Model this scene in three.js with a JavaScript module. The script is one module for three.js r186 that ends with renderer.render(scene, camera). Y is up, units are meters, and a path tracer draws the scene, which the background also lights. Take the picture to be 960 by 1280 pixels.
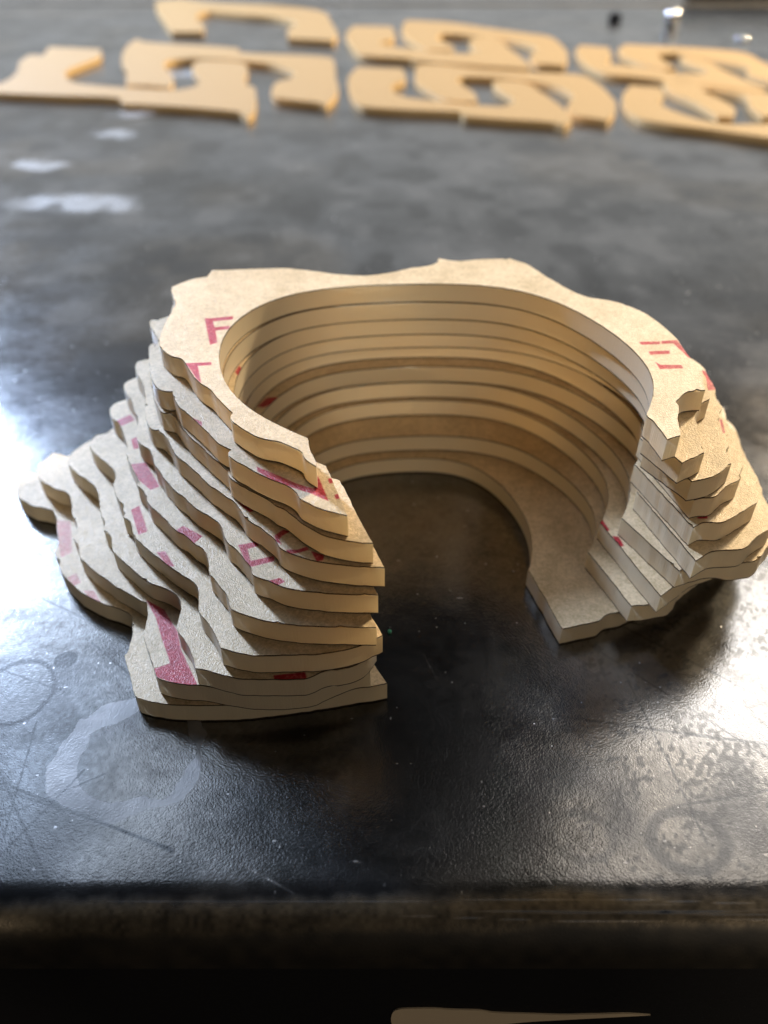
import * as THREE from 'three';
import { toCreasedNormals, mergeGeometries } from 'three/addons/utils/BufferGeometryUtils.js';
import { RectAreaLightUniformsLib } from 'three/addons/lights/RectAreaLightUniformsLib.js';

// ---------- camera, lights, exposure (origin: the table under the cuff; metres) ----------
const scene = new THREE.Scene();
const camera = new THREE.PerspectiveCamera(64.01, 3 / 4, 0.005, 20);
camera.position.set(0, 0.08, 0.1);
camera.rotation.set(THREE.MathUtils.degToRad(-39), 0, 0);
camera.focus = 0.093;
camera.userData.fStop = camera.getFocalLength() / 1.5;       // an opening 1.5 mm wide
scene.background = new THREE.Color(0.008, 0.008, 0.009);
const renderer = new THREE.WebGLRenderer({ antialias: true });
renderer.toneMapping = THREE.LinearToneMapping;
renderer.toneMappingExposure = 1;
renderer.shadowMap.enabled = true;
RectAreaLightUniformsLib.init();
function areaLight(name, azimuth, elevation, distance, w, h, color, intensity, aim = [0, 0.01, 0]) {
  const a = THREE.MathUtils.degToRad(azimuth), e = THREE.MathUtils.degToRad(elevation);
  const l = new THREE.RectAreaLight(color, intensity, w, h);
  l.name = name;
  l.position.set(aim[0] + distance * Math.cos(e) * Math.sin(a), aim[1] + distance * Math.sin(e), aim[2] - distance * Math.cos(e) * Math.cos(a));
  l.lookAt(...aim);
  scene.add(l);
  return l;
}
areaLight('cool_lamp', -40, 28.5, 0.9, 0.08, 0.08, new THREE.Color(0.72, 0.91, 1.26), 540);
areaLight('cool_strip', -35, 38, 1.0, 0.2, 0.1, new THREE.Color(0.76, 0.9, 1.1), 6);
areaLight('cool_panel', -38, 48, 1.0, 0.25, 0.5, new THREE.Color(0.74, 0.9, 1.12), 2.5);
areaLight('warm_lamp', 46, 25, 0.9, 0.08, 0.08, new THREE.Color(1.14, 0.9, 0.56), 480);
areaLight('warm_strip', 40, 43, 1.0, 0.22, 0.14, new THREE.Color(1.02, 0.99, 0.94), 9);
areaLight('warm_panel', 43, 48, 1.0, 0.29, 0.54, new THREE.Color(1.02, 0.98, 0.92), 2.7);
areaLight('back_wall', 0, 15, 1.6, 2.4, 0.8, new THREE.Color(0.98, 1.0, 0.99), 0.6);
areaLight('front_lamp', 192, 35, 1.5, 0.3, 0.2, new THREE.Color(1.06, 0.93, 0.74), 20);
areaLight('side_lamp', 150, 20, 1.2, 0.2, 0.2, new THREE.Color(1.06, 0.92, 0.74), 10);

// ---------- helpers ----------
function mulberry(seed) { return () => { seed |= 0; seed = seed + 0x6D2B79F5 | 0; let t = Math.imul(seed ^ seed >>> 15, 1 | seed); t = t + Math.imul(t ^ t >>> 7, 61 | t) ^ t; return ((t ^ t >>> 14) >>> 0) / 4294967296; }; }
function lattice(seed, n) { const r = mulberry(seed), a = new Float32Array(n * n); for (let i = 0; i < a.length; i++) a[i] = r(); return (x, y) => { // value noise, period n
  const xi = Math.floor(x), yi = Math.floor(y); let fx = x - xi, fy = y - yi; fx = fx * fx * (3 - 2 * fx); fy = fy * fy * (3 - 2 * fy);
  const x0 = ((xi % n) + n) % n, y0 = ((yi % n) + n) % n, x1 = (x0 + 1) % n, y1 = (y0 + 1) % n;
  const p = a[y0 * n + x0], q = a[y0 * n + x1], s = a[y1 * n + x0], t = a[y1 * n + x1];
  return p + (q - p) * fx + (s - p) * fy + (p - q - s + t) * fx * fy; }; }
const clamp = (x, a = 0, b = 1) => Math.min(b, Math.max(a, x));
const smooth = (a, b, x) => { const t = clamp((x - a) / (b - a)); return t * t * (3 - 2 * t); };
function dataTexture(n, fill, srgb = false, m = n) {
  const d = new Uint8Array(n * m * 4);
  for (let j = 0, o = 0; j < m; j++) for (let i = 0; i < n; i++, o += 4) { const c = fill(i, j); d[o] = clamp(c[0]) * 255; d[o + 1] = clamp(c[1]) * 255; d[o + 2] = clamp(c[2]) * 255; d[o + 3] = 255; }
  const t = new THREE.DataTexture(d, n, m); t.magFilter = THREE.LinearFilter; t.minFilter = THREE.LinearFilter;
  t.wrapS = t.wrapT = THREE.RepeatWrapping; if (srgb) t.colorSpace = THREE.SRGBColorSpace; t.needsUpdate = true; return t;
}
const shadows = (o) => { o.traverse((c) => { c.castShadow = c.receiveShadow = true; }); return o; };
const used = {};
function thing(name, label, category, group) {
  const o = new THREE.Group(); const n = used[name] = (used[name] ?? -1) + 1;
  o.name = n ? name + '_' + String(n).padStart(3, '0') : name;
  o.userData = { label, category }; if (group) o.userData.group = group; scene.add(o); return o;
}
function part(name, geo, mat, parent) { const m = new THREE.Mesh(geo, mat); m.name = name; m.castShadow = m.receiveShadow = true; parent.add(m); return m; }
const pairs = (a) => { const r = []; for (let i = 0; i < a.length; i += 2) r.push(new THREE.Vector2(a[i], a[i + 1])); return r; };
// smooth a traced outline but keep its sharp corners
function rounded(pts, closed, step = 0.45, corner = 0.75) {
  const n = pts.length, sharp = pts.map((p, i) => { if (!closed && (i === 0 || i === n - 1)) return true;
    const a = pts[(i - 1 + n) % n], b = pts[(i + 1) % n]; const t = Math.abs(Math.atan2((p.x - a.x) * (b.y - p.y) - (p.y - a.y) * (b.x - p.x), (p.x - a.x) * (b.x - p.x) + (p.y - a.y) * (b.y - p.y))); return t > corner; });
  const out = [], m = closed ? n : n - 1;
  for (let i = 0; i < m; i++) {
    const p1 = pts[i], p2 = pts[(i + 1) % n], p0 = sharp[i] ? p1.clone().multiplyScalar(2).sub(p2) : pts[(i - 1 + n) % n], p3 = sharp[(i + 1) % n] ? p2.clone().multiplyScalar(2).sub(p1) : pts[(i + 2) % n];
    const d = p1.distanceTo(p2), s = Math.max(1, Math.round(d / step));
    const d0 = Math.max(p0.distanceTo(p1), 1e-3), d2 = Math.max(p2.distanceTo(p3), 1e-3);
    const t1 = p2.clone().sub(p0).multiplyScalar(d / (d0 + d)), t2 = p3.clone().sub(p1).multiplyScalar(d / (d2 + d));
    for (let k = 0; k < s; k++) { const t = k / s, t_2 = t * t, t_3 = t_2 * t;
      out.push(new THREE.Vector2().addScaledVector(p1, 2 * t_3 - 3 * t_2 + 1).addScaledVector(t1, t_3 - 2 * t_2 + t).addScaledVector(p2, -2 * t_3 + 3 * t_2).addScaledVector(t2, t_3 - t_2)); }
  }
  if (!closed) out.push(pts[n - 1].clone());
  return out;
}
// a flat sheet of that outline (mm in plan: x right, y towards the camera), from height y0 to y1 (mm); material slots 0 faces, 1 edge
function sheet(outline, y0, y1, crease = 0.6) {
  const s = new THREE.Shape(outline.map((p) => new THREE.Vector2(p.x, -p.y)));
  const g = new THREE.ExtrudeGeometry(s, { depth: y1 - y0, bevelEnabled: false, steps: 1 });
  g.rotateX(-Math.PI / 2); g.translate(0, y0, 0);
  const pos = g.attributes.position, uv = g.attributes.uv, nor = g.attributes.normal;
  const along = new Map(); let run = 0; outline.forEach((p, i) => { along.set(p.x.toFixed(3) + ',' + p.y.toFixed(3), run); run += p.distanceTo(outline[(i + 1) % outline.length]); });
  for (let i = 0; i < pos.count; i++) { const flat = Math.abs(nor.getY(i)) > 0.5; uv.setXY(i, flat ? pos.getX(i) / 120 + 0.5 : (along.get(pos.getX(i).toFixed(3) + ',' + pos.getZ(i).toFixed(3)) ?? 0) / 120, flat ? pos.getZ(i) / 120 + 0.5 : pos.getY(i) / 120); }
  const c = toCreasedNormals(g, crease);                                  // in mm: it joins corners nearer than 0.01 unit
  c.scale(0.001, 0.001, 0.001);
  return c;
}
// ---------- traced shapes, mm in plan (x right, z towards the camera) ----------
const TOP = { outer: pairs([-8.25,25.79,-7.95,27.62,-7.09,30.27,-7.04,31.12,-8.12,29.98,-8.93,28.22,-11.22,26.56,-13.94,25.48,-16.99,22.43,-17.36,21.43,-17.15,20.69,-18.16,19.39,-19.51,17.27,-20.61,15.37,-21.82,14.14,-23.01,12.61,-25.3,8.21,-26.72,7.38,-27.85,6.33,-28.67,5.04,-29.26,3.05,-29.39,1.93,-29.54,-1.8,-29.31,-5.49,-29.32,-7.79,-29.79,-9.37,-30.92,-12.63,-31.09,-13.74,-28.64,-16.32,-26.41,-17.2,-26.1,-19.71,-20.58,-20.19,-15.37,-20.5,-11.41,-19.71,-6.61,-18.17,-2.76,-17.79,1.09,-18.98,3.9,-20.5,6.87,-21.52,8.16,-22.67,8.49,-24.36,11.42,-23.31,14.95,-23.94,19.85,-24.26,21.94,-22.14,25.02,-16.03,28.62,-10.57,32.55,-8.68,35.93,-4.98,37.98,1.24,38.54,8.01,38.95,10.85,38.19,14.14,38.02,15.63,35.89,16,33.74,18.34,33.89,19.21,32.88,22.36,32.58,24.53,32.36,25.32,30.67,26.1,30.19,22.92,29.66,21.1]),
 inner: pairs([-9.45,25.01,-10.66,24.21,-12.47,22.92,-14.45,21.26,-16.03,19.56,-18.06,16.64,-19.5,13.38,-20.36,10.65,-21.03,7.9,-21.32,5.17,-21.27,.78,-19.81,-3.99,-16.94,-8.58,-13.58,-11.39,-9.13,-13.18,-3.63,-14.14,1.95,-14.71,6.48,-14.88,10.82,-14.79,17.98,-13.63,24.03,-9.37,28.26,-3.25,31.4,3.5,32.82,9.59,32.93,13.76,31.83,17.27,30.23,19.9]) };
const LEFT = {
 2: [-6.33,26.78,-3.66,35.4,-5.15,34.96,-6.67,34.23,-7.79,33.43,-8.78,32.56,-9.36,31.53,-9.99,30.7,-11.13,29.85,-12.51,28.99,-14.33,27.6,-15.16,26.93,-16.4,25.87,-17.36,24.79,-17.53,24.26,-17.25,23.69,-18.16,23.05,-19.25,21.92,-20.43,20.35,-22.91,16.91,-24.78,14.66,-26.22,11.84,-26.51,10.88,-27.26,10.88,-28.43,10.1,-29.58,8.3,-30.5,5.52,-30.99,2.84,-31.14,-.75,-31.31,-3.09,-33.12,-7,-33.57,-8.52,-33.54,-9.16,-32.62,-9.16,-31.95,-9.81,-31.13,-10.33],
 3: [-5,25.36,-1.16,36.26,-2.28,36.14,-4.15,35.76,-6.27,34.99,-7.6,33.96,-8.96,32.77,-9.72,31.83,-10.87,30.59,-11.7,30.1,-12.54,29.18,-13.76,28.18,-15.49,26.86,-16.68,25.74,-17.75,24.6,-18.09,23.51,-20.75,20.3,-21.99,18.63,-23.84,16.39,-24.8,14.97,-26.02,12.78,-26.59,11.66,-27.35,11.19,-28.12,10.9,-28.75,10.33,-29.96,7.58,-31.2,3.88,-32.13,.64,-33.16,-3.44,-33.85,-6.54,-33.72,-7.52,-33.19,-7.77],
 4: [-4.09,25.04,.06,36.7,-2.53,36.51,-5.16,36.14,-7.92,35.39,-10.1,34.37,-11.35,33.46,-11.79,32.53,-12.52,31.46,-13.72,30.23,-15.6,28.48,-17.08,25.93,-19.17,23.82,-21.26,21.71,-22.81,19.69,-24.68,17.52,-25.94,16.14,-28.23,11.85,-29.19,10.73,-30.25,10.16,-31.18,8.82,-32.03,6.46,-32.76,2.98,-33.4,.64,-34.62,-2.46,-35.79,-4.52,-36.46,-6.88,-36.45,-7.84,-35.32,-8.57,-34.43,-8.82],
 5: [-4.71,25.9,-.6,37.62,-2.99,37.62,-5.21,37.5,-7.93,37.14,-10.55,36.53,-12.7,35.41,-14.28,34.65,-14.86,33.17,-15.67,32.05,-16.92,30.17,-17.99,29.13,-18.83,27.21,-19.42,25.83,-21.28,24.04,-22.95,22.74,-24.55,20.69,-25.75,19.57,-27.08,17.92,-28.18,16.23,-29.72,13.62,-30.2,12.37,-31.03,10.53,-32.09,9.6,-33.14,8.27,-33.85,5.73,-34.5,2.48,-35.03,1.64,-36.25,-1.58,-38.06,-4.71,-38.69,-6.33,-38.27,-7.5,-37.41,-8.46,-36.5,-9.18],
 6: [-4.75,27.46,-.81,39.58,-2.49,39.54,-5.58,39.42,-8.59,39.3,-11.56,38.84,-12.98,38.48,-15.26,37.65,-16.78,36.75,-17.2,35.7,-17.7,34.44,-18.42,33.55,-19.26,32.25,-20.21,30.92,-20.53,29.56,-21.06,27.81,-21.88,26.6,-22.83,25.87,-24.35,24.17,-25.47,23.42,-27.41,21.18,-28.39,20.08,-29.95,18.3,-30.99,15.96,-31.74,14.94,-32.28,14.42,-32.51,13.2,-32.88,12.31,-34.17,10.04,-35.63,6.92,-35.87,5.27,-37.31,1.73,-38.4,-.36,-40.07,-2.3,-40.79,-4.18,-40.57,-5.87,-39.47,-7.02,-38.24,-7.95],
 7: [-4.88,26.26,-1.27,35.3,-.09,37.91,-1.32,38.62,-2.41,39.33,-4.36,40.08,-7.03,40.65,-8.67,40.7,-11.26,40.82,-14.08,40.82,-15.64,40.48,-17.92,39.79,-18.59,38.33,-19.39,36.71,-21.17,34.23,-21.62,32.17,-22.02,30.44,-22.9,29.22,-24.02,28.39,-25.74,26.98,-27.84,25.1,-30.4,22.56,-32.01,20.63,-32.66,18.8,-33.31,17.83,-34.09,17.17,-33.98,16.34,-34.44,15.76,-34.61,14.65,-35.46,13.79,-36.2,12.57,-37.17,10.06,-37.3,8.68,-38.2,6.51,-40.12,4.37,-42.04,2.37,-42.9,.94,-43.31,-.09,-42.8,-2.1,-40.84,-2.86,-39.5,-3.73],
 8: [-5.02,25.19,-.83,36.62,-2.25,39,-3.92,39.92,-6.13,40.27,-7.09,40.61,-7.73,41.06,-8.8,41.51,-12.08,41.62,-13.71,41.62,-16.06,41.45,-17.77,40.95,-19.77,40.32,-21.02,40.04,-21.31,39.17,-22.39,36.98,-23.21,35.58,-24.1,34.33,-24.37,32.73,-24.39,30.9,-24.61,29.96,-25.08,29.07,-25.75,28.18,-27.82,26.98,-29.07,26.49,-30.61,25.19,-32.25,23.57,-33.96,21.84,-35.26,20.37,-36.47,17.33,-37.47,16.35,-37.9,14.33,-38.81,12.96,-39.89,9.76,-40.83,7.55,-42.27,5.66,-44.41,3.82,-46.5,1.53,-47.28,.1,-47.18,-1.56,-46.46,-3.26,-45.49,-5,-44,-5.88],
 9: [-5.57,26.4,-1.57,37.95,-3.42,38.19,-5.94,39.47,-8.58,40.85,-11.26,41.18,-13.51,41.18,-16.24,40.96,-18.1,40.62,-21.16,39.93,-22.39,39.93,-24.2,39.53,-26.1,38.78,-26.68,37.59,-27.37,35.96,-28.44,33.91,-29.1,32.5,-29.21,31.59,-29.24,29.72,-29.59,28.15,-30.06,26.75,-30.9,26.4,-32.71,25.18,-34.68,23.86,-36.42,22.37,-37.88,21.23,-39.32,19.84,-40.84,18.26,-41.72,15.98,-42.86,14.31,-43.02,12.25,-43.52,10.94,-44.61,9.15,-45.41,6.85,-46.03,5.15,-47.03,3.99,-48.39,3.41,-50.25,2.23,-52.12,.52,-53.07,-1.42,-53.31,-3.1,-52.67,-4.38,-52.16,-6.12,-50.92,-5.79,-49.63,-5.25,-48.5,-6.12],
 10: [-4.13,26.28,-1.22,34.16,.38,37.23,-2.36,37.83,-5.17,38.42,-9.34,39.24,-14.38,40.05,-18.05,40.39,-21.28,40.45,-24.54,40.33,-25.73,40.16,-28.18,39.59,-29.08,39.12,-30.41,36.15,-31.51,33.78,-31.93,32.89,-31.59,32.25,-31.66,30.94,-31.69,29.33,-32.02,28.37,-32.63,26.28,-34.4,24.99,-35.9,24.41,-37.44,23.75,-38.59,23.01,-40.55,21.74,-42.41,19.97,-44.04,18.16,-44.92,16.55,-45.11,15.57,-45.87,14.91,-46.46,13.39,-46.49,12.02,-47.7,8.66,-48.5,6.45,-49.57,4.57,-50.41,4.19,-51.61,3.8,-52.91,3.51,-54.79,2.25,-55.93,1.26,-56.65,.06,-57.31,-2.19,-57.44,-3.66,-56.36,-4.93,-54.97,-4.93,-53.52,-5.58] };
const RIGHT = {
 2: [41.38,7.08,40.96,9.11,40.37,12.34,39.01,13.55,37.27,16.46,36.98,18.39,36.44,20.52,36.07,24.16,32.99,26.17,30.29,20.27],
 3: [44.12,-.92,44.07,2.82,44.06,4.93,43.16,7.78,43.53,9.56,42.73,11.1,41.85,13.25,41.18,15.95,40.55,18.55,40.81,19.8,40.63,22.09,37.69,24.6,34.96,25.52,31.26,18.8],
 4: [46.26,-1.79,45.66,2.98,45.01,7.06,44.24,11.1,44.06,12.58,43.69,14.03,43.04,15.1,42.95,17.52,43.19,20.01,42.86,20.99,40.47,22.73,38.56,24.58,36.93,24.73,36.09,25.04,32.88,12.22],
 5: [48.13,-2.02,47.22,3.31,46.65,7.11,46.69,8.96,46.91,11,46.81,13,46.25,14.33,45.47,15.72,45.66,19.57,45.84,20.85,45.49,21.72,43.27,23.35,41.38,24.72,39.67,25.61,37.92,25.46,36.29,26.49,32.37,13.8],
 6: [50.72,-4.74,49.44,2.76,49.46,7.69,49.53,10.95,49.52,12.93,48.9,14.25,48.68,17.47,48.61,20.71,47.87,22.73,45.06,24.84,42.95,26.74,39.98,27.1,38.96,27.32,36.57,28.95,32.83,15.62],
 7: [52.83,-5.05,52.11,2.37,51.75,9.88,51.66,11.06,51.18,12.39,51.19,16.18,50.31,20.24,47.7,23.47,45.92,25.39,44.49,25.83,42.54,26.12,41.36,25.83,39.89,25.83,38.05,26.41,35.72,27.41,31.02,17.34],
 8: [54.31,-5.22,53.62,2.13,53.32,7.93,52.72,13.3,50.88,17.17,47.33,20.37,43.97,22.06,41.54,23.27,39.2,24.31,36.57,26.49,33.79,28.73,29.25,14.67],
 9: [55.88,-7.45,55.45,1.03,54.59,6.85,52.1,12.25,48.43,16.47,45.04,18.58,41.2,21.38,38.38,23.94,36.51,26.26,34.53,26.82,32.81,27.25,31.07,27.39,27.59,17.29],
 10: [56.75,-9.56,56.12,-1.99,54.7,4.95,51.87,10.44,47.77,14.24,42.98,17.84,38.67,21.58,35.33,23.38,32.62,24.56,30.62,25.57,28.87,25.99,27.5,27.12,25.01,27.82,22.65,28.51,19.78,17.52] };
const PRINT = {
 1: [[-24.42,-3.38,-23.54,-3.38,-20.69,-3.99,-20.55,-3.01,-23.17,-2.4,-22.66,-.61,-20.7,-1.09,-20.67,-.15,-22.41,.32,-21.6,3.72,-22.44,4.29], [-24.76,9.24,-21.53,8.93,-21.41,9.65,-23.06,9.85,-21.95,13.95,-22.6,13,-23.8,10.65,-24.34,9.85], [33.11,3.5,35.83,3.39,35.63,4.16,33.23,4.27], [36.07,3.28,38.11,3.05,38.68,8.21,38.26,7.59,37.45,3.94,35.87,4.05], [33.7,6.11,36.4,5.9,36.17,6.75,33.68,6.96], [33.81,8.83,34.29,9.65,36.87,9.65,36.84,10.45,33.93,10.65]],
 2: [[-14.01,26.93,-11.48,28.55,-9.41,29.99,-7.42,30.98,-7.19,28.55,-5.78,33.03,-7.79,31.67,-10,30.56,-12.28,29.13,-13.73,27.82], [-6.03,29.13,-5.6,29.13,-5.4,29.85,-5.82,29.99], [-5.21,31.95,-4.71,31.81,-4.52,32.49,-5.01,32.76], [-22.9,17,-21.6,17.87,-21.42,18.91,-22.45,17.87]],
 3: [[43.85,-.02,44.35,.87,44.03,5.35,42.59,5.55,42.71,3.03], [-20.4,.64,-20.1,-1.14,-19,1.3,-19.53,2.17], [-19.77,6.58,-19.01,6.78,-18.87,7.78,-19.47,7.98]],
 4: [[-17.2,24.43,-16.32,24.73,-14.65,26.96,-15.33,27.4,-16.73,25.78], [-11.2,30.51,-10.46,30.78,-11.27,31.6,-11.47,32.27,-11.13,33.06,-11.8,32.4,-12.08,31.46], [-10.53,33.85,-9.32,33.85,-8.33,33.33,-8.12,33.85,-9.28,34.37,-10.39,34.49], [-7.84,34.11,-6.42,34.75,-6.47,35.51,-7.14,35.64], [44.44,7.85,45.08,7.85,44.55,11.1,43.93,11.1]],
 5: [[-16.64,29.61,-14.51,29.06,-14.34,29.75,-15.54,30.3,-14.92,32.32,-12.41,31.52,-12.24,32.32,-14.72,33.24,-15.19,32.98], [-12.6,35.54,-11.35,35.03,-10.77,35.66,-11.66,36.28], [37.6,23.66,38.76,23.66,38.39,24.87,37.25,24.87]],
 6: [[-25.47,23.42,-24.75,22.58,-22.05,24.55,-22.83,25.87], [-39.09,-1.22,-37.4,-2.96,-36.45,-1.43,-38.13,.27], [-35.72,3.57,-35.07,2.96,-34.08,5.76,-34.81,5.95], [-34.28,9.57,-32.41,9.2,-29.41,14.59,-30.41,15.28,-32.65,12.84], [-18.91,-5.19,-17.75,-7.71,-15.95,-7.95,-16.52,-6.33,-17.93,-4.96], [31.43,16.3,32.76,14.59,32.75,15.96,31.3,18.63]],
 7: [[-33.41,15.67,-32.55,14.82,-30.3,20.08,-31.28,20.71], [-28.21,24.07,-27.25,23.92,-25.51,26.69,-26.41,26.55]],
 8: [[-12.19,41.06,-8.78,40.61,-8.44,41.62,-12.03,41.73], [28.55,13.82,29.64,13.82,30.19,16.35,29.41,16.51], [30.37,17.5,31.08,17.66,31.42,19.42,30.76,19.58]],
 9: [[-30.09,26.4,-27.51,28.08,-25.07,31.85,-24.14,34.66,-22.28,38.07,-21.19,40.05,-23.71,39.7,-26.1,38.78,-26.68,37.59,-25,36.75,-25.48,35.53,-26.82,32.76,-28.21,29.45]],
 10: [[-48.27,6.83,-46.15,7.19,-43.93,13.9,-45.15,15.07,-46.59,11.5], [-43.04,19.11,-42.12,18.16,-40.92,20.05,-41.71,20.67], [-40.16,21.58,-38.77,21.58,-37.21,23.82,-38.89,23.09]] };
const CUTS = {
 a: [-164.47,-271.06,-169.63,-282.89,-163.87,-287.49,-165.36,-310.29,-171.75,-331.75,-172.76,-349.18,-165.51,-347.18,-169.7,-370.04,-141.7,-363.6,-137.13,-345.2,-139.27,-333.63,-143.24,-315.48,-142.29,-305.21,-137.08,-293.78,-130.31,-285.94,-110.38,-278.38,-92.72,-273.96,-85.1,-273.96,-79.54,-279.87,-78.38,-290.61,-82.09,-301.89,-86.67,-315.48,-87.75,-331.75,-82.37,-335.52,-64.39,-328.04,-58.18,-285.94,-53,-276.89,-48.3,-235.41,-49.95,-229.44,-55.89,-237.85,-93.7,-249.2,-102.77,-250.5,-106.7,-259.85,-131.04,-263.98,-156.85,-268.2],
 b: [-125.17,-337.43,-129.36,-357.32,-131.44,-378.87,-130.58,-392.67,-124.26,-383.39,-73.74,-365.73,-71.1,-355.26,-26.86,-343.24,-22.25,-326.21,-20.08,-293.78,-18.52,-281.37,-18.97,-261.22,-21.8,-247.91,-26.09,-251.81,-43.4,-261.22,-46.32,-279.87,-45.22,-289.04,-39.39,-296.98,-39.53,-306.89,-51.17,-326.21,-63.99,-333.63,-89.82,-341.29,-100.51,-337.43,-102.71,-326.21,-93.72,-301.89,-90.78,-289.04,-89.98,-278.38,-101.37,-282.89,-109.82,-282.89,-118.73,-319,-122.82,-328.04],
 c: [-151.08,-531.27,-142.49,-492.97,-133.24,-464.64,-119.31,-419.9,-116.43,-412.21,-99.42,-412.21,-102.15,-433.18,-110.24,-455.74,-112.56,-476.92,-107.84,-486.46,-85.94,-473.81,-62.51,-461.65,-49.49,-441.45,-52.59,-419.9,-50.13,-392.67,-25.79,-385.68,-24.1,-404.73,-29.33,-441.45,-38.41,-486.46,-70.4,-509.84,-114.07,-523.97,-136.41,-542.5],
 d: [-16.27,-298.61,-12.83,-320.78,7.64,-317.23,9.23,-305.21,8.28,-292.19,3.04,-282.89,3.62,-271.06,8.68,-261.22,23.65,-253.13,36.43,-247.91,46.1,-245.34,52.03,-253.13,51.43,-261.22,47.15,-281.37,47.1,-290.61,53.81,-292.19,60.77,-287.49,64.24,-273.96,69.8,-242.81,69.93,-224.79,66.11,-218.02,60.75,-222.51,44.04,-227.1,30.51,-231.8,29.16,-237.85,7.05,-241.56,-8.38,-246.62,-13.18,-261.22,-15.71,-282.89],
 e: [13.22,-308.58,14.78,-324.39,24.1,-326.21,43.52,-315.48,66.12,-308.58,86.63,-303.54,91.55,-284.41,92.05,-254.46,88.69,-237.85,82.86,-224.79,72.01,-233,71.47,-245.34,77.01,-263.98,73.08,-281.37,62.91,-290.61,47.23,-298.61,36.16,-300.24,31.16,-293.78,33.11,-282.89,36.8,-266.79,36.89,-253.13,27.2,-254.46,23.32,-258.49,13.7,-289.04],
 f: [-21.18,-407.2,-17.63,-433.18,4.05,-430.48,5.62,-407.2,3.77,-390.32,-2.49,-383.39,0,-374.42,15.9,-361.49,33.65,-353.22,39.75,-351.19,48.12,-357.32,44.85,-370.04,44.92,-385.68,48.86,-397.43,57.35,-397.43,61.97,-385.68,62.78,-367.88,67.62,-329.89,66.73,-315.48,55.89,-319,29.77,-328.04,13.6,-335.52,12.95,-339.35,-11.26,-349.18,-16.57,-370.04],
 g: [9.45,-430.48,12.84,-452.83,36.83,-444.25,61.25,-422.51,79.1,-407.2,88.56,-398.64,91.04,-361.49,88.34,-339.35,83.54,-322.58,71.46,-328.04,70.6,-343.24,76.95,-365.73,66.83,-387.99,43.04,-404.73,31.55,-407.2,27.61,-397.43,30.24,-383.39,34.75,-370.04,34.05,-359.4,20.76,-363.6,10.71,-402.27],
 h: [94.26,-357.32,99.4,-374.42,112.67,-367.88,109.4,-345.2,103.87,-331.75,106.59,-325.29,121.85,-315.48,129.27,-306.89,140.02,-303.54,145.99,-310.29,142.5,-331.75,142.19,-341.29,146.38,-345.2,151.14,-335.52,154.36,-305.21,157.66,-284.41,160.01,-276.89,154.6,-271.06,135.16,-282.89,117.76,-295.37,96.86,-308.58],
 i: [115.62,-359.4,123.13,-376.63,174.32,-357.32,178.2,-329.89,179.2,-305.21,172.33,-282.89,165.58,-292.19,162.39,-306.89,167.31,-319,155.51,-337.43,143.21,-353.22,133.29,-351.19,131.49,-335.52,133.21,-317.23,126.92,-315.48,119.1,-328.04],
 j: [95.47,-261.22,103.74,-282.89,115.4,-278.38,113.62,-265.38,108.1,-250.5,113.93,-230.62,121.96,-220.25,134.34,-219.14,140.25,-220.25,151.98,-234.2,151.88,-222.51,141.85,-197.08,132.76,-202.1,116.66,-212.56,103.08,-220.25,93.95,-230.62],
 k: [121.16,-293.78,129.44,-298.61,134.7,-281.37,154.09,-269.63,164.48,-262.6,161.97,-240.31,150.61,-230.62,141.66,-230.62,143.5,-250.5,146.57,-263.98,136.22,-275.42,130.69,-272.5,135.04,-250.5,134.46,-240.31,129.94,-229.44,124.66,-230.62,123.14,-250.5,118.34,-276.89] };
// ---------- steel table ----------
const n1 = lattice(11, 64), n2 = lattice(12, 128), n3 = lattice(13, 256), n4 = lattice(14, 512);
const SPAN = 300, ZF = 70, TN = 2048;                                    // the table's map: 300 mm square up to the front edge, mirrored beyond
const segs = [[-42.5, 48.5, -21.8, 56.5, 0.3], [-42.1, 49.3, -22, 56.2, 0.16], [-41, 40.5, -39.6, 55, 0.16], [-43, 47, -33.5, 59.8, 0.25], [-33.5, 47, -41, 60, 0.2], [-45, 55, -31, 47.5, 0.14], [-38, 28, -24, 40, 0.16], [20.9, 39.7, 46, 44, 0.3], [30, 24, 52, 42, 0.3], [26, 28, 44, 46, 0.18], [31, 51.5, 48, 48.5, 0.25], [24, 22, 41, 27, 0.2], [30, 33, 33.5, 56, 0.18], [-47, 20, -36, 26, 0.2], [-55, 30, -39, 36, 0.2]];
const pale = [[-14.6, 57.9, -9, 60.8, 0.16], [14.8, 43, 21.9, 51.7, 0.1], [5, 30, 6.5, 34, 0.1]];
function segDist(x, z, s) { const dx = s[2] - s[0], dz = s[3] - s[1], t = clamp(((x - s[0]) * dx + (z - s[1]) * dz) / (dx * dx + dz * dz)); return Math.hypot(x - s[0] - t * dx, z - s[1] - t * dz); }
const far = [[-90, -141, 20, 7.5], [-112, -178, 9, 6], [-98, -216, 8, 6]];      // pale dried puddles behind
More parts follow.
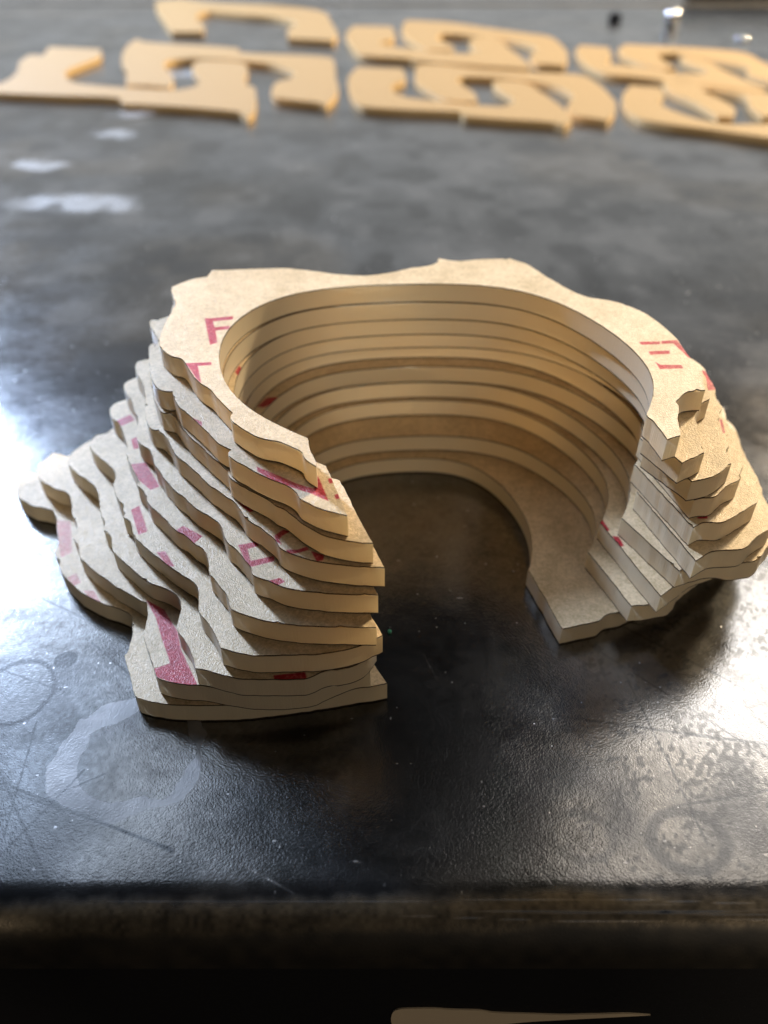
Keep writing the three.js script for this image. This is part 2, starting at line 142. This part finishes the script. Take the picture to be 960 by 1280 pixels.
function tableAt(x, z) {
  const wob = (n1(x * 0.11 + 5, z * 0.11) - 0.5) * 3 + (n2(x * 0.5, z * 0.5) - 0.5) * 1.2 + (n3(x * 1.7, z * 1.7) - 0.5) * 0.5;
  const big = n1(x * 0.035 + 9, z * 0.05 + 3), mid = n2(x * 0.13, z * 0.17 + 40), fine = n3(x * 0.7, z * 0.8), tiny = n4(x * 2.4, z * 2.4);
  let v = 0.165 + (big - 0.5) * 0.07 + (mid - 0.5) * 0.06 + (fine - 0.5) * 0.04 + (tiny - 0.5) * 0.05;       // tint of the mill scale
  let warm = smooth(0.45, 0.8, n1(x * 0.04 + 30, z * 0.04 + 7)) * 0.06 + smooth(-30, 40, x) * 0.03, rough = 0.185 + (mid - 0.5) * 0.04 + (fine - 0.5) * 0.03 , metal = 0.96 - (big - 0.5) * 0.06;
  const put = (a, value, w, r, m) => { v += (value - v) * a; warm += (w - warm) * a; rough += (r - rough) * a; metal += (m - metal) * a; };
  // pits: dense to the right, few to the left
  const pit = smooth(0.62, 0.82, n3(x * 2.3 + 50, z * 2.0 + x * 0.8) * 0.6 + n2(x * 0.55, z * 0.5 + 9) * 0.5) * (0.25 + 0.75 * smooth(12, 30, x)) * smooth(-60, 10, z);
  put(pit * 0.6, 0.06, 0.03, 0.22, 0.8);
  // dried ring to the front left, wide and ragged, open at the upper side
  const rx = x + 28.6 + wob * 0.5, rz = z - 45.2 + wob * 0.45, rr = Math.hypot(rx * 1.0, rz * 1.05), an = Math.atan2(rz, rx);
  const rw = 1.15 + 0.55 * Math.cos(an - 2.9) + 0.25 * Math.sin(an * 5) + (n2(x * 0.45, z * 0.45 + 60) - 0.5) * 1.0;
  const ring = smooth(rw + 0.12, rw - 0.12, Math.abs(rr - 7.6 - (n2(x * 0.3 + 30, z * 0.3) - 0.5) * 1.2)) * smooth(0.25, 0.6, Math.abs(an + 1.2));
  put(ring * (0.55 + 0.7 * (n2(x * 0.25 + 3, z * 0.25 + 8) - 0.2)), 0.25 + (fine - 0.5) * 0.1 + (mid - 0.5) * 0.14, 0.05, 0.42, 0.15);
  // oil rings: thin dark outlines
  for (const [cx, cz, ra, rb] of [[-45, 35.8, 4.2, 4.8], [-40.6, 30.9, 1.3, 1.3]]) { const d = Math.hypot((x - cx + wob * 0.25) / ra, (z - cz + wob * 0.2) / rb); put(smooth(0.13, 0.02, Math.abs(d - 1)) * 0.85, 0.06, 0, 0.2, 0.8); put(smooth(1, 0.9, d) * 0.25, 0.2, 0.02, 0.17, 0.9); }
  put(smooth(1.15, 0.9, Math.hypot((x + 40.6 + wob * 0.2) / 1.4, (z - 31) / 1.2)) * 0.8, 0.07, 0, 0.15, 1);
  for (const [cx, cz, ra, rb, s] of [[31.6, 55.4, 4.2, 3.5, 0.6], [20.7, 55.0, 3.3, 2.8, 0.35], [38, 50, 2.2, 1.7, 0.3]]) { const d = Math.hypot((x - cx + wob * 0.3) / ra, (z - cz + wob * 0.25) / rb); put(smooth(0.24, 0.08, Math.abs(d - 0.95)) * s, 0.08, 0.03, 0.2, 0.8); }
  for (const s of segs) { const d = segDist(x + wob * 0.06, z + wob * 0.06, s); if (d < 1) put(smooth(s[4], s[4] * 0.3, d) * 0.62 * (0.35 + 0.8 * fine), 0.05, 0, 0.2, 1); }
  for (const s of pale) { const d = segDist(x + wob * 0.15, z + wob * 0.1, s); if (d < 1) put(smooth(s[4] * 0.8, 0, d) * (0.05 + 0.6 * tiny * fine), 0.4, 0.06, 0.4, 0.4); }
  for (const [cx, cz, ra, rb] of far) { const d = Math.hypot((x - cx + wob * 2.5 + (n1(x * 0.06, z * 0.1) - 0.5) * 9) / ra, (z - cz + wob * 1.6) / rb); put(smooth(1.25, 0.6, d) * 0.75, 0.6, 0.0, 0.3, 0.5); }
  { const blot = n2(x * 0.085 + 70, z * 0.06 + 20) * 0.6 + n3(x * 0.2 + 7, z * 0.15) * 0.4; put(smooth(0.5, 0.78, blot) * 0.7, 0.075, 0.02, 0.23, 0.95); put(smooth(0.42, 0.2, blot) * 0.4, 0.28, 0.04, 0.2, 0.8); }   // darker and paler patches of scale         // dark blotches of scale
  put(smooth(0.965, 0.99, n4(x * 1.3 + 90, z * 1.3 + 30)) * 0.6, 0.6, 0.05, 0.5, 0.2);                            // dust specks
  // worn, rusty band along the rounded front edge
  const rust = smooth(60.4, 62.0, z + wob * 0.45 + (fine - 0.5) * 0.4);
  put(rust * 0.85, 0.085 + (mid - 0.5) * 0.05 + (fine - 0.5) * 0.06 + (tiny - 0.5) * 0.07, 0.3, 0.36, 0.4);
  if (z > 60.8 && z < 63.8) for (const [a0, zz, wd] of [[6, 62.3, 0.1], [12, 62.75, 0.13], [-30, 61.6, 0.07], [22, 62.0, 0.07], [0, 63.1, 0.06]]) put(smooth(wd, wd * 0.2, Math.abs(z - zz - (n2(x * 0.05 + a0, 3) - 0.5) * 0.5)) * smooth(a0, a0 + 8, x) * (0.4 + 0.6 * n3(x * 0.8, 5)), 0.6, 0, 0.14, 1);   // scuffed bright lines on the lip
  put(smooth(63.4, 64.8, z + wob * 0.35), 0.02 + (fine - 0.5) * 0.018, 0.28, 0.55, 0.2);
  return [v, warm, rough, metal];
}
const colourPx = new Float32Array(TN * TN * 4);
for (let j = 0, o = 0; j < TN; j++) for (let i = 0; i < TN; i++, o += 4) { const c = tableAt((i + 0.5) / TN * SPAN - SPAN / 2, (j + 0.5) / TN * SPAN - SPAN + ZF); colourPx.set(c, o); }
const tableColour = dataTexture(TN, (i, j) => { const o = (j * TN + i) * 4, v = colourPx[o], w = colourPx[o + 1]; return [v * (0.97 + w * 1.6), v * (1 + w * 0.2), v * (1.06 - w * 1.6)].map((x) => Math.pow(clamp(x), 1 / 2.2)); }, true);
const tableRough = dataTexture(TN, (i, j) => { const o = (j * TN + i) * 4; return [0, colourPx[o + 2], colourPx[o + 3]]; });
for (const t of [tableColour, tableRough]) t.wrapS = t.wrapT = THREE.MirroredRepeatWrapping;
const b1 = lattice(21, 128), b2 = lattice(22, 256), b3 = lattice(23, 64);
const tableGrain = dataTexture(1024, (i, j) => { const u = i / 1024, v = j / 1024, h = 0.5 * b1(u * 128, v * 128) + 0.5 * b2(u * 256, v * 256) + 0.12 * b3(u * 64, v * 64); return [h, h, h]; });
tableGrain.repeat.set(SPAN / 22, SPAN / 22);
const steel = new THREE.MeshStandardMaterial({ color: 0xffffff, map: tableColour, roughness: 1, roughnessMap: tableRough, metalness: 1, metalnessMap: tableRough, bumpMap: tableGrain, bumpScale: 0.0000125 });
{
  const table = thing('steel_table', 'dark scratched steel table with a worn rusty rounded front edge under everything', 'table');
  const R = 6, X = 800, BACK = -900, FRONT = 65.5, DEEP = 62, prof = [[BACK, 0]];
  for (let z = -700; z < 50; z += 50) prof.push([z, 0]);
  prof.push([50, 0], [55, 0], [58, 0]);
  for (let k = 0; k <= 12; k++) { const a = k / 12 * Math.PI / 2; prof.push([FRONT - R + R * Math.sin(a), -R + R * Math.cos(a)]); }
  const pos = [], uv = [], idx = [], cols = 40; let run = 0;
  const emit = (list, lenOf) => { const base = pos.length / 3; list.forEach(([z, y], r) => { for (let c = 0; c <= cols; c++) { const x = -X + 2 * X * c / cols; pos.push(x / 1000, y / 1000, z / 1000); uv.push(x / SPAN + 0.5, (lenOf[r] - ZF + SPAN) / SPAN); } });
    for (let r = 0; r < list.length - 1; r++) for (let c = 0; c < cols; c++) { const a = base + r * (cols + 1) + c, b = a + 1, d = a + cols + 1, e = d + 1; idx.push(a, d, b, b, d, e); } };
  const len = prof.map(([z, y]) => z > FRONT - R ? FRONT - R + Math.asin(clamp((z - FRONT + R) / R)) * R : z);
  emit(prof, len);
  const g = new THREE.BufferGeometry(); g.setAttribute('position', new THREE.Float32BufferAttribute(pos, 3)); g.setAttribute('uv', new THREE.Float32BufferAttribute(uv, 2)); g.setIndex(idx); g.computeVertexNormals();
  part('tabletop', g, steel, table);
  const black = new THREE.MeshStandardMaterial({ color: new THREE.Color(0.006, 0.0045, 0.004), roughness: 0.75, metalness: 0.2, bumpMap: tableGrain, bumpScale: 0.00004 });
  const front = new THREE.BoxGeometry(2 * X / 1000, (DEEP - R) / 1000, 0.006); front.translate(0, -(R + DEEP) / 2000, FRONT / 1000 - 0.003);
  part('front_apron', front, black, table);
  const under = new THREE.BoxGeometry(2 * X / 1000, 0.008, 0.955); under.translate(0, -0.0085, -0.4195); part('underside', under, black, table);
}

// ---------- the cuff of ten sheets ----------
const PX = 120, SHEET = 3.03, MASK = 0.17;
const g1 = lattice(31, 256), g2 = lattice(32, 512), g3 = lattice(33, 64);
const paperGrain = dataTexture(512, (i, j) => { const u = i / 512, v = j / 512, h = 0.5 * g1(u * 256, v * 256) + 0.5 * g2(u * 512, v * 512); return [h, h, h]; });
paperGrain.repeat.set(PX / 22, PX / 22);
function printed(k) {
  const N = 1024, c = document.createElement('canvas'); c.width = c.height = N; const q = c.getContext('2d');
  q.fillStyle = '#000'; q.fillRect(0, 0, N, N); q.fillStyle = '#fff';
  for (const p of PRINT[k]) { q.beginPath(); for (let i = 0; i < p.length; i += 2) q.lineTo((p[i] / PX + 0.5) * N, (p[i + 1] / PX + 0.5) * N); q.closePath(); q.fill(); }
  const px = q.getImageData(0, 0, N, N).data, r = mulberry(40 + k);
  return dataTexture(N, (i, j) => {
    const x = i / N * PX, z = j / N * PX, ink = px[(j * N + i) * 4] / 255 * (k === 10 ? 0.35 : 1) * clamp(0.62 + 0.75 * (g2(x * 5, z * 5) - 0.15));
    const cloud = (g3(x * 0.22 + k * 7, z * 0.22) - 0.5) * 0.07 + (g1(x * 1.1, z * 1.1 + k * 9) - 0.5) * 0.06 + (g2(x * 4.2, z * 4.2 + k * 3) - 0.5) * 0.11 + (r() - 0.5) * 0.09;
    const base = [0.875 + cloud, 0.775 + cloud, 0.62 + cloud * 1.1], red = [0.69 + cloud * 0.9, 0.05 + cloud * 0.4, 0.13 + cloud * 0.5];
    return base.map((b, m) => b + (red[m] - b) * ink); }, true);
}
const paperMat = (map) => new THREE.MeshStandardMaterial({ color: 0xffffff, map, roughness: 0.4, bumpMap: paperGrain, bumpScale: 0.00008 });
const plainPaper = new THREE.MeshStandardMaterial({ color: new THREE.Color(0.76, 0.62, 0.42), roughness: 0.8 });
const burnt = new THREE.MeshStandardMaterial({ color: new THREE.Color(0.045, 0.026, 0.014), roughness: 0.9 });
const e1 = lattice(51, 512), e2 = lattice(52, 64);
const kerf = dataTexture(512, (i, j) => { const h = 0.6 * e1(i * 1.0, 0.5 + j * 0.004) + 0.4 * e2(i * 0.125, j * 0.06); return [h, h, h]; });
kerf.repeat.set(PX / 40, 120 / 3);
const acrylic = new THREE.MeshPhysicalMaterial({ color: new THREE.Color(0.93, 0.81, 0.59), roughness: 0.93, transmission: 0.55, clearcoat: 1, clearcoatRoughness: 0.2, thickness: 0, bumpMap: kerf, bumpScale: 0.00004, ior: 1.49, specularIntensity: 0.35 });
const acrylicFace = new THREE.MeshPhysicalMaterial({ color: 0xffffff, roughness: 0.02, transmission: 1, thickness: 0, ior: 1.2 });   // clear faces under the paper

const CX = 5.8, CZ = 5, ang = (p) => Math.atan2(p.x - CX, -(p.y - CZ)), rad = (p) => Math.hypot(p.x - CX, p.y - CZ);
const topDense = rounded(TOP.outer, false, 0.3).filter((p) => p.y < 22 && (p.y < 8 || rad(p) > 20)).map((p) => [ang(p), rad(p)]).filter(([a]) => Math.abs(a) < 1.9).sort((a, b) => a[0] - b[0]);
function topRadius(a) { let s = 0, w = 0; for (const [b, r] of topDense) { const k = Math.exp(-((a - b) ** 2) / 0.0008); s += r * k; w += k; } return w > 1e-9 ? s / w : topDense[a < 0 ? 0 : topDense.length - 1][1]; }
const BACK_Z = [0, -14.9, -15.3, -16.4, -17.9, -20.2, -17.6, -17.8, -17.2, -11.2, -9.4], LEFT_X = [0, -21.3, -21.1, -20.2, -20.2, -20, -19, -18, -16.5, -15, -13.5];
function innerCurve(k, leftCorner, rightCorner) {                         // from the left end of the arm round the back to the right end
  if (k === 1) return TOP.inner;
  const sL = (LEFT_X[k] - CX) / (-21.3 - CX), sR = (rightCorner.x - CX) / (29.66 - CX), zb = BACK_Z[k], z1 = -14.9;
  const out = [];
  for (const p of TOP.inner) {
    const rightSide = p.x > CX; if (!rightSide && p.y > 21) continue; if (rightSide && p.y > 18.5) continue;
    const zEnd = rightSide ? rightCorner.y : leftCorner.y, zTop = rightSide ? 21.1 : 25.8;
    out.push(new THREE.Vector2(CX + (p.x - CX) * (rightSide ? sR : sL), zb + (p.y - z1) * (zEnd - zb) / (zTop - z1)));
  }
  return out;
}
function outlineOf(k) {
  let outer;
  if (k === 1) outer = rounded(TOP.outer, false);
  else {
    const L = pairs(LEFT[k]), Rr = pairs(RIGHT[k]), a = L[L.length - 1], b = Rr[0], aa = ang(a), ab = ang(b), oa = rad(a) - topRadius(aa), ob = rad(b) - topRadius(ab), mid = [];
    const n = lattice(60 + k, 64), inn = innerCurve(k, L[0], Rr[Rr.length - 1]).map((p) => [ang(p), rad(p)]);
    const innerRadius = (g) => { let s = 0, w = 1e-12; for (const [c, r] of inn) { const q = Math.exp(-((g - c) ** 2) / 0.02); s += r * q; w += q; } return s / w; };
    for (let t = 0.035; t < 0.97; t += 0.03) { const g = aa + (ab - aa) * t, win = smooth(0, 0.15, t) * smooth(1, 0.85, t);
      const r = topRadius(g) + oa * (1 - smooth(0, 0.16, t)) + ob * smooth(0.8, 1, t) + win * ((k - 1) * 0.12 + (n(t * 14, 3.5) - 0.5) * 2.2 + (n(t * 34, 9.5) - 0.5) * 1.0); const q = Math.max(r, innerRadius(g) + 4.5); mid.push(new THREE.Vector2(CX + q * Math.sin(g), CZ - q * Math.cos(g))); }
    outer = rounded([...L, ...mid, ...Rr], false);
  }
  const lc = outer[0], rc = outer[outer.length - 1];
  const jag = lattice(170 + k, 512);
  outer = outer.map((p, i) => i && i < outer.length - 1 ? new THREE.Vector2(p.x + (jag(i * 0.55, 2.5) - 0.5) * 0.14 + (jag(i * 0.17, 7.5) - 0.5) * 0.12, p.y + (jag(i * 0.55, 12.5) - 0.5) * 0.14 + (jag(i * 0.17, 17.5) - 0.5) * 0.12) : p);
  let inner = rounded([rc, ...innerCurve(k, lc, rc).slice().reverse(), lc], false, 0.5, 0.9);
  for (let s = 0; s < 140; s++) inner = inner.map((p, i) => i < 3 || i > inner.length - 4 ? p : inner[i - 1].clone().add(inner[i + 1]).addScaledVector(p, 2).multiplyScalar(0.25));
  return { outline: [...outer, ...inner.slice(1, -1)], outerCount: outer.length };
}
function frayed(pts, seed, depth) {                                        // a sheet of paper cut a hair inside the plate
  const n = lattice(seed, 512), m = pts.length;
  return pts.map((p, i) => { const a = pts[(i - 2 + m) % m], b = pts[(i + 2) % m]; let nx = b.y - a.y, ny = -(b.x - a.x); const l = Math.hypot(nx, ny) || 1; nx /= l; ny /= l;
    const v = n(i * 0.9, 0.5), d = 0.015 + depth * (0.4 * v + (v > 0.86 ? (v - 0.86) * 20 : 0)); return new THREE.Vector2(p.x + SIGN * nx * d, p.y + SIGN * ny * d); });
}
let SIGN = 1;
{
  const cuff = thing('layered_cuff', 'open C-shaped cuff stacked from ten rough-edged acrylic sheets still in paper masking with red print', 'bracelet');
  for (let k = 10; k >= 1; k--) {
    const { outline } = outlineOf(k), y = (10 - k) * SHEET;
    SIGN = THREE.ShapeUtils.area(outline) > 0 ? -1 : 1;
    const layer = part('layer', sheet(outline, y + MASK + 0.064, y + 3 - MASK - 0.004), [acrylicFace, acrylic], cuff);
    part('masking_paper', sheet(frayed(outline, 70 + k, 0.16), y + 3 - MASK, y + 3.0), [paperMat(printed(k)), burnt], layer);
    part('masking_paper', sheet(frayed(outline, 90 + k, 0.08), y + 0.06, y + MASK + 0.06), [plainPaper, burnt], layer);
  }
}

// ---------- loose cut sheets lying behind ----------
{
  const cutTop = new THREE.MeshStandardMaterial({ color: new THREE.Color(0.38, 0.245, 0.105), roughness: 0.7, bumpMap: paperGrain, bumpScale: 0.00008 });
  const cutEdge = new THREE.MeshPhysicalMaterial({ color: new THREE.Color(0.72, 0.48, 0.22), roughness: 0.5 });
  const say = {
    a: 'loose tan U-shaped sheet at the far left whose bar runs along the front', b: 'loose tan arch-shaped sheet whose left foot stands inside the leftmost U-shaped sheet',
    c: 'loose tan arch-shaped sheet farthest back at the left, alone behind the others', d: 'loose tan U-shaped sheet in the middle of the front row, straight behind the cuff',
    e: 'loose tan arch-shaped sheet hooked into the front middle U and ending right of it', f: 'loose tan U-shaped sheet in the middle of the back row',
    g: 'loose tan arch-shaped sheet hooked into the back middle U, below the black nut', h: 'loose tan U-shaped sheet at the right of the back row, below the steel ball',
    i: 'loose tan arch-shaped sheet farthest right in the back row, below the shiny disc', j: 'loose tan U-shaped sheet at the front right, running out of the picture',
    k: 'loose tan arch-shaped sheet at the right, hooked into the front right U' };
  for (const c of 'abcdefghijk') {
    const o = thing('cut_sheet', say[c], 'cut sheet', 'loose cut sheets lying behind the cuff');
    const pts = pairs(CUTS[c]); let mx = 0, mz = 0; for (const p of pts) { mx += p.x / pts.length; mz += p.y / pts.length; }
    o.position.set(mx / 1000, 0, mz / 1000);
    const shape = rounded(pts.map((p) => new THREE.Vector2((p.x - mx) * 0.985, (p.y - mz) * 0.985)), true, 1.2, 1.1);
    const plate = part('plate', sheet(shape, 0.05, 2.2), cutEdge, o);
    part('masking_paper', sheet(shape, 2.2, 2.3), [cutTop, cutEdge], plate);
  }
}

// ---------- small things ----------
{
  const nut = thing('nut', 'small black nut lying on the table left of the steel ball', 'nut');
  const s = new THREE.Shape(); for (let i = 0; i < 6; i++) { const a = i * Math.PI / 3; s[i ? 'lineTo' : 'moveTo'](3.6 * Math.cos(a), 3.6 * Math.sin(a)); } const hole = new THREE.Path(); hole.absarc(0, 0, 1.9, 0, Math.PI * 2, true); s.holes.push(hole);
  const g = new THREE.ExtrudeGeometry(s, { depth: 3.4, bevelSize: 0.3, bevelThickness: 0.3, bevelSegments: 2, curveSegments: 24 }); g.rotateX(-Math.PI / 2); g.translate(0, 0.3, 0); g.scale(0.001, 0.001, 0.001);
  part('body', g, new THREE.MeshStandardMaterial({ color: new THREE.Color(0.02, 0.02, 0.022), roughness: 0.4, metalness: 0.6 }), nut); nut.position.set(0.1378, 0, -0.4655); nut.rotation.y = 0.4;
  const bright = new THREE.MeshStandardMaterial({ color: new THREE.Color(0.75, 0.76, 0.78), roughness: 0.22, metalness: 1 });
  const ball = new THREE.Mesh(new THREE.SphereGeometry(0.0046, 40, 28), bright); ball.name = 'steel_ball'; ball.position.set(0.1665, 0.0046, -0.447); ball.userData = { label: 'shiny round steel ball on the table near the upper right corner', category: 'ball' }; scene.add(shadows(ball));
  const disc = new THREE.Mesh(new THREE.LatheGeometry([[0, 0], [3.2, 0], [3.6, 0.4], [3.6, 1.0], [3.1, 1.5], [1.5, 2.1], [0, 2.3]].map(([x, y]) => new THREE.Vector2(x / 1000, y / 1000)), 32), bright); disc.name = 'metal_disc'; disc.position.set(0.1925, 0.0001, -0.402); disc.userData = { label: 'tiny shiny domed metal disc right of the steel ball', category: 'disc' }; scene.add(shadows(disc));
  const bead = new THREE.Mesh(new THREE.IcosahedronGeometry(0.00028, 1), new THREE.MeshStandardMaterial({ color: new THREE.Color(0.05, 0.35, 0.2), roughness: 0.3 })); bead.name = 'glitter_speck'; bead.position.set(0.00074, 0.00028, 0.0264); bead.userData = { label: 'tiny green glitter speck on the dark table beside the cuff opening', category: 'speck' }; scene.add(shadows(bead));
  const bar = thing('steel_bar', 'dark bar lying at the far edge of the table in the top right corner', 'bar');
  const bm = new THREE.MeshStandardMaterial({ color: new THREE.Color(0.015, 0.013, 0.012), roughness: 0.6 });
  const bg = new THREE.BoxGeometry(0.5, 0.02, 0.02); bg.translate(0, 0.01, 0); part('body', bg, bm, bar); bar.position.set(0.468, 0, -0.568); bar.rotation.y = -0.12;
}
{
  // torn strip of masking paper on the apron
  const pts = pairs([-0.2, -18.4, 0.2, -17.6, 1, -17.3, 4, -17.2, 6, -17.5, 9, -17.7, 10.5, -18.3, 14, -18.6, 18, -18.9, 22, -18.7, 25, -18.6, 27.5, -19, 24, -19.5, 19, -20.2, 14, -21, 10, -22.2, 6, -24.2, 2, -25.4, 0.4, -23.8, -0.3, -21]);
  const s = new THREE.Shape(rounded(pts, true, 0.3, 0.9)); const g = new THREE.ExtrudeGeometry(s, { depth: 0.15, bevelEnabled: false }); g.translate(1.1, 1.7, 65.53); g.scale(0.001, 0.001, 0.001);
  const strip = new THREE.Mesh(g, new THREE.MeshStandardMaterial({ color: new THREE.Color(0.84, 0.65, 0.42), roughness: 0.85 })); strip.name = 'paper_strip'; strip.userData = { label: 'torn tapering strip of brown paper stuck to the dark front of the table', category: 'paper strip' }; scene.add(shadows(strip));
}
{
  // the phone that takes the picture: it keeps the room's light off the front of the cuff
  const phone = thing('phone', 'black phone held over the front edge of the table to take the picture', 'phone');
  const s = new THREE.Shape(), w = 0.067, l = 0.138, r = 0.009; s.moveTo(r, 0); s.lineTo(w - r, 0); s.absarc(w - r, r, r, -Math.PI / 2, 0); s.lineTo(w, l - r); s.absarc(w - r, l - r, r, 0, Math.PI / 2); s.lineTo(r, l); s.absarc(r, l - r, r, Math.PI / 2, Math.PI); s.lineTo(0, r); s.absarc(r, r, r, Math.PI, Math.PI * 1.5);
  const g = new THREE.ExtrudeGeometry(s, { depth: 0.006, bevelSize: 0.0008, bevelThickness: 0.0008, bevelSegments: 3 }); g.translate(-w + 0.014, -l + 0.011, 0.002);
  part('body', g, new THREE.MeshStandardMaterial({ color: new THREE.Color(0.015, 0.015, 0.016), roughness: 0.4 }), phone);
  const gl = new THREE.CylinderGeometry(0.0035, 0.0035, 0.0006, 24, 1, false); gl.rotateX(Math.PI / 2); gl.translate(-0.012, 0, 0.0009);
  part('flash', gl, new THREE.MeshStandardMaterial({ color: new THREE.Color(0.5, 0.48, 0.4), roughness: 0.3 }), phone);
  phone.position.copy(camera.position); phone.rotation.copy(camera.rotation);
}
renderer.render(scene, camera);
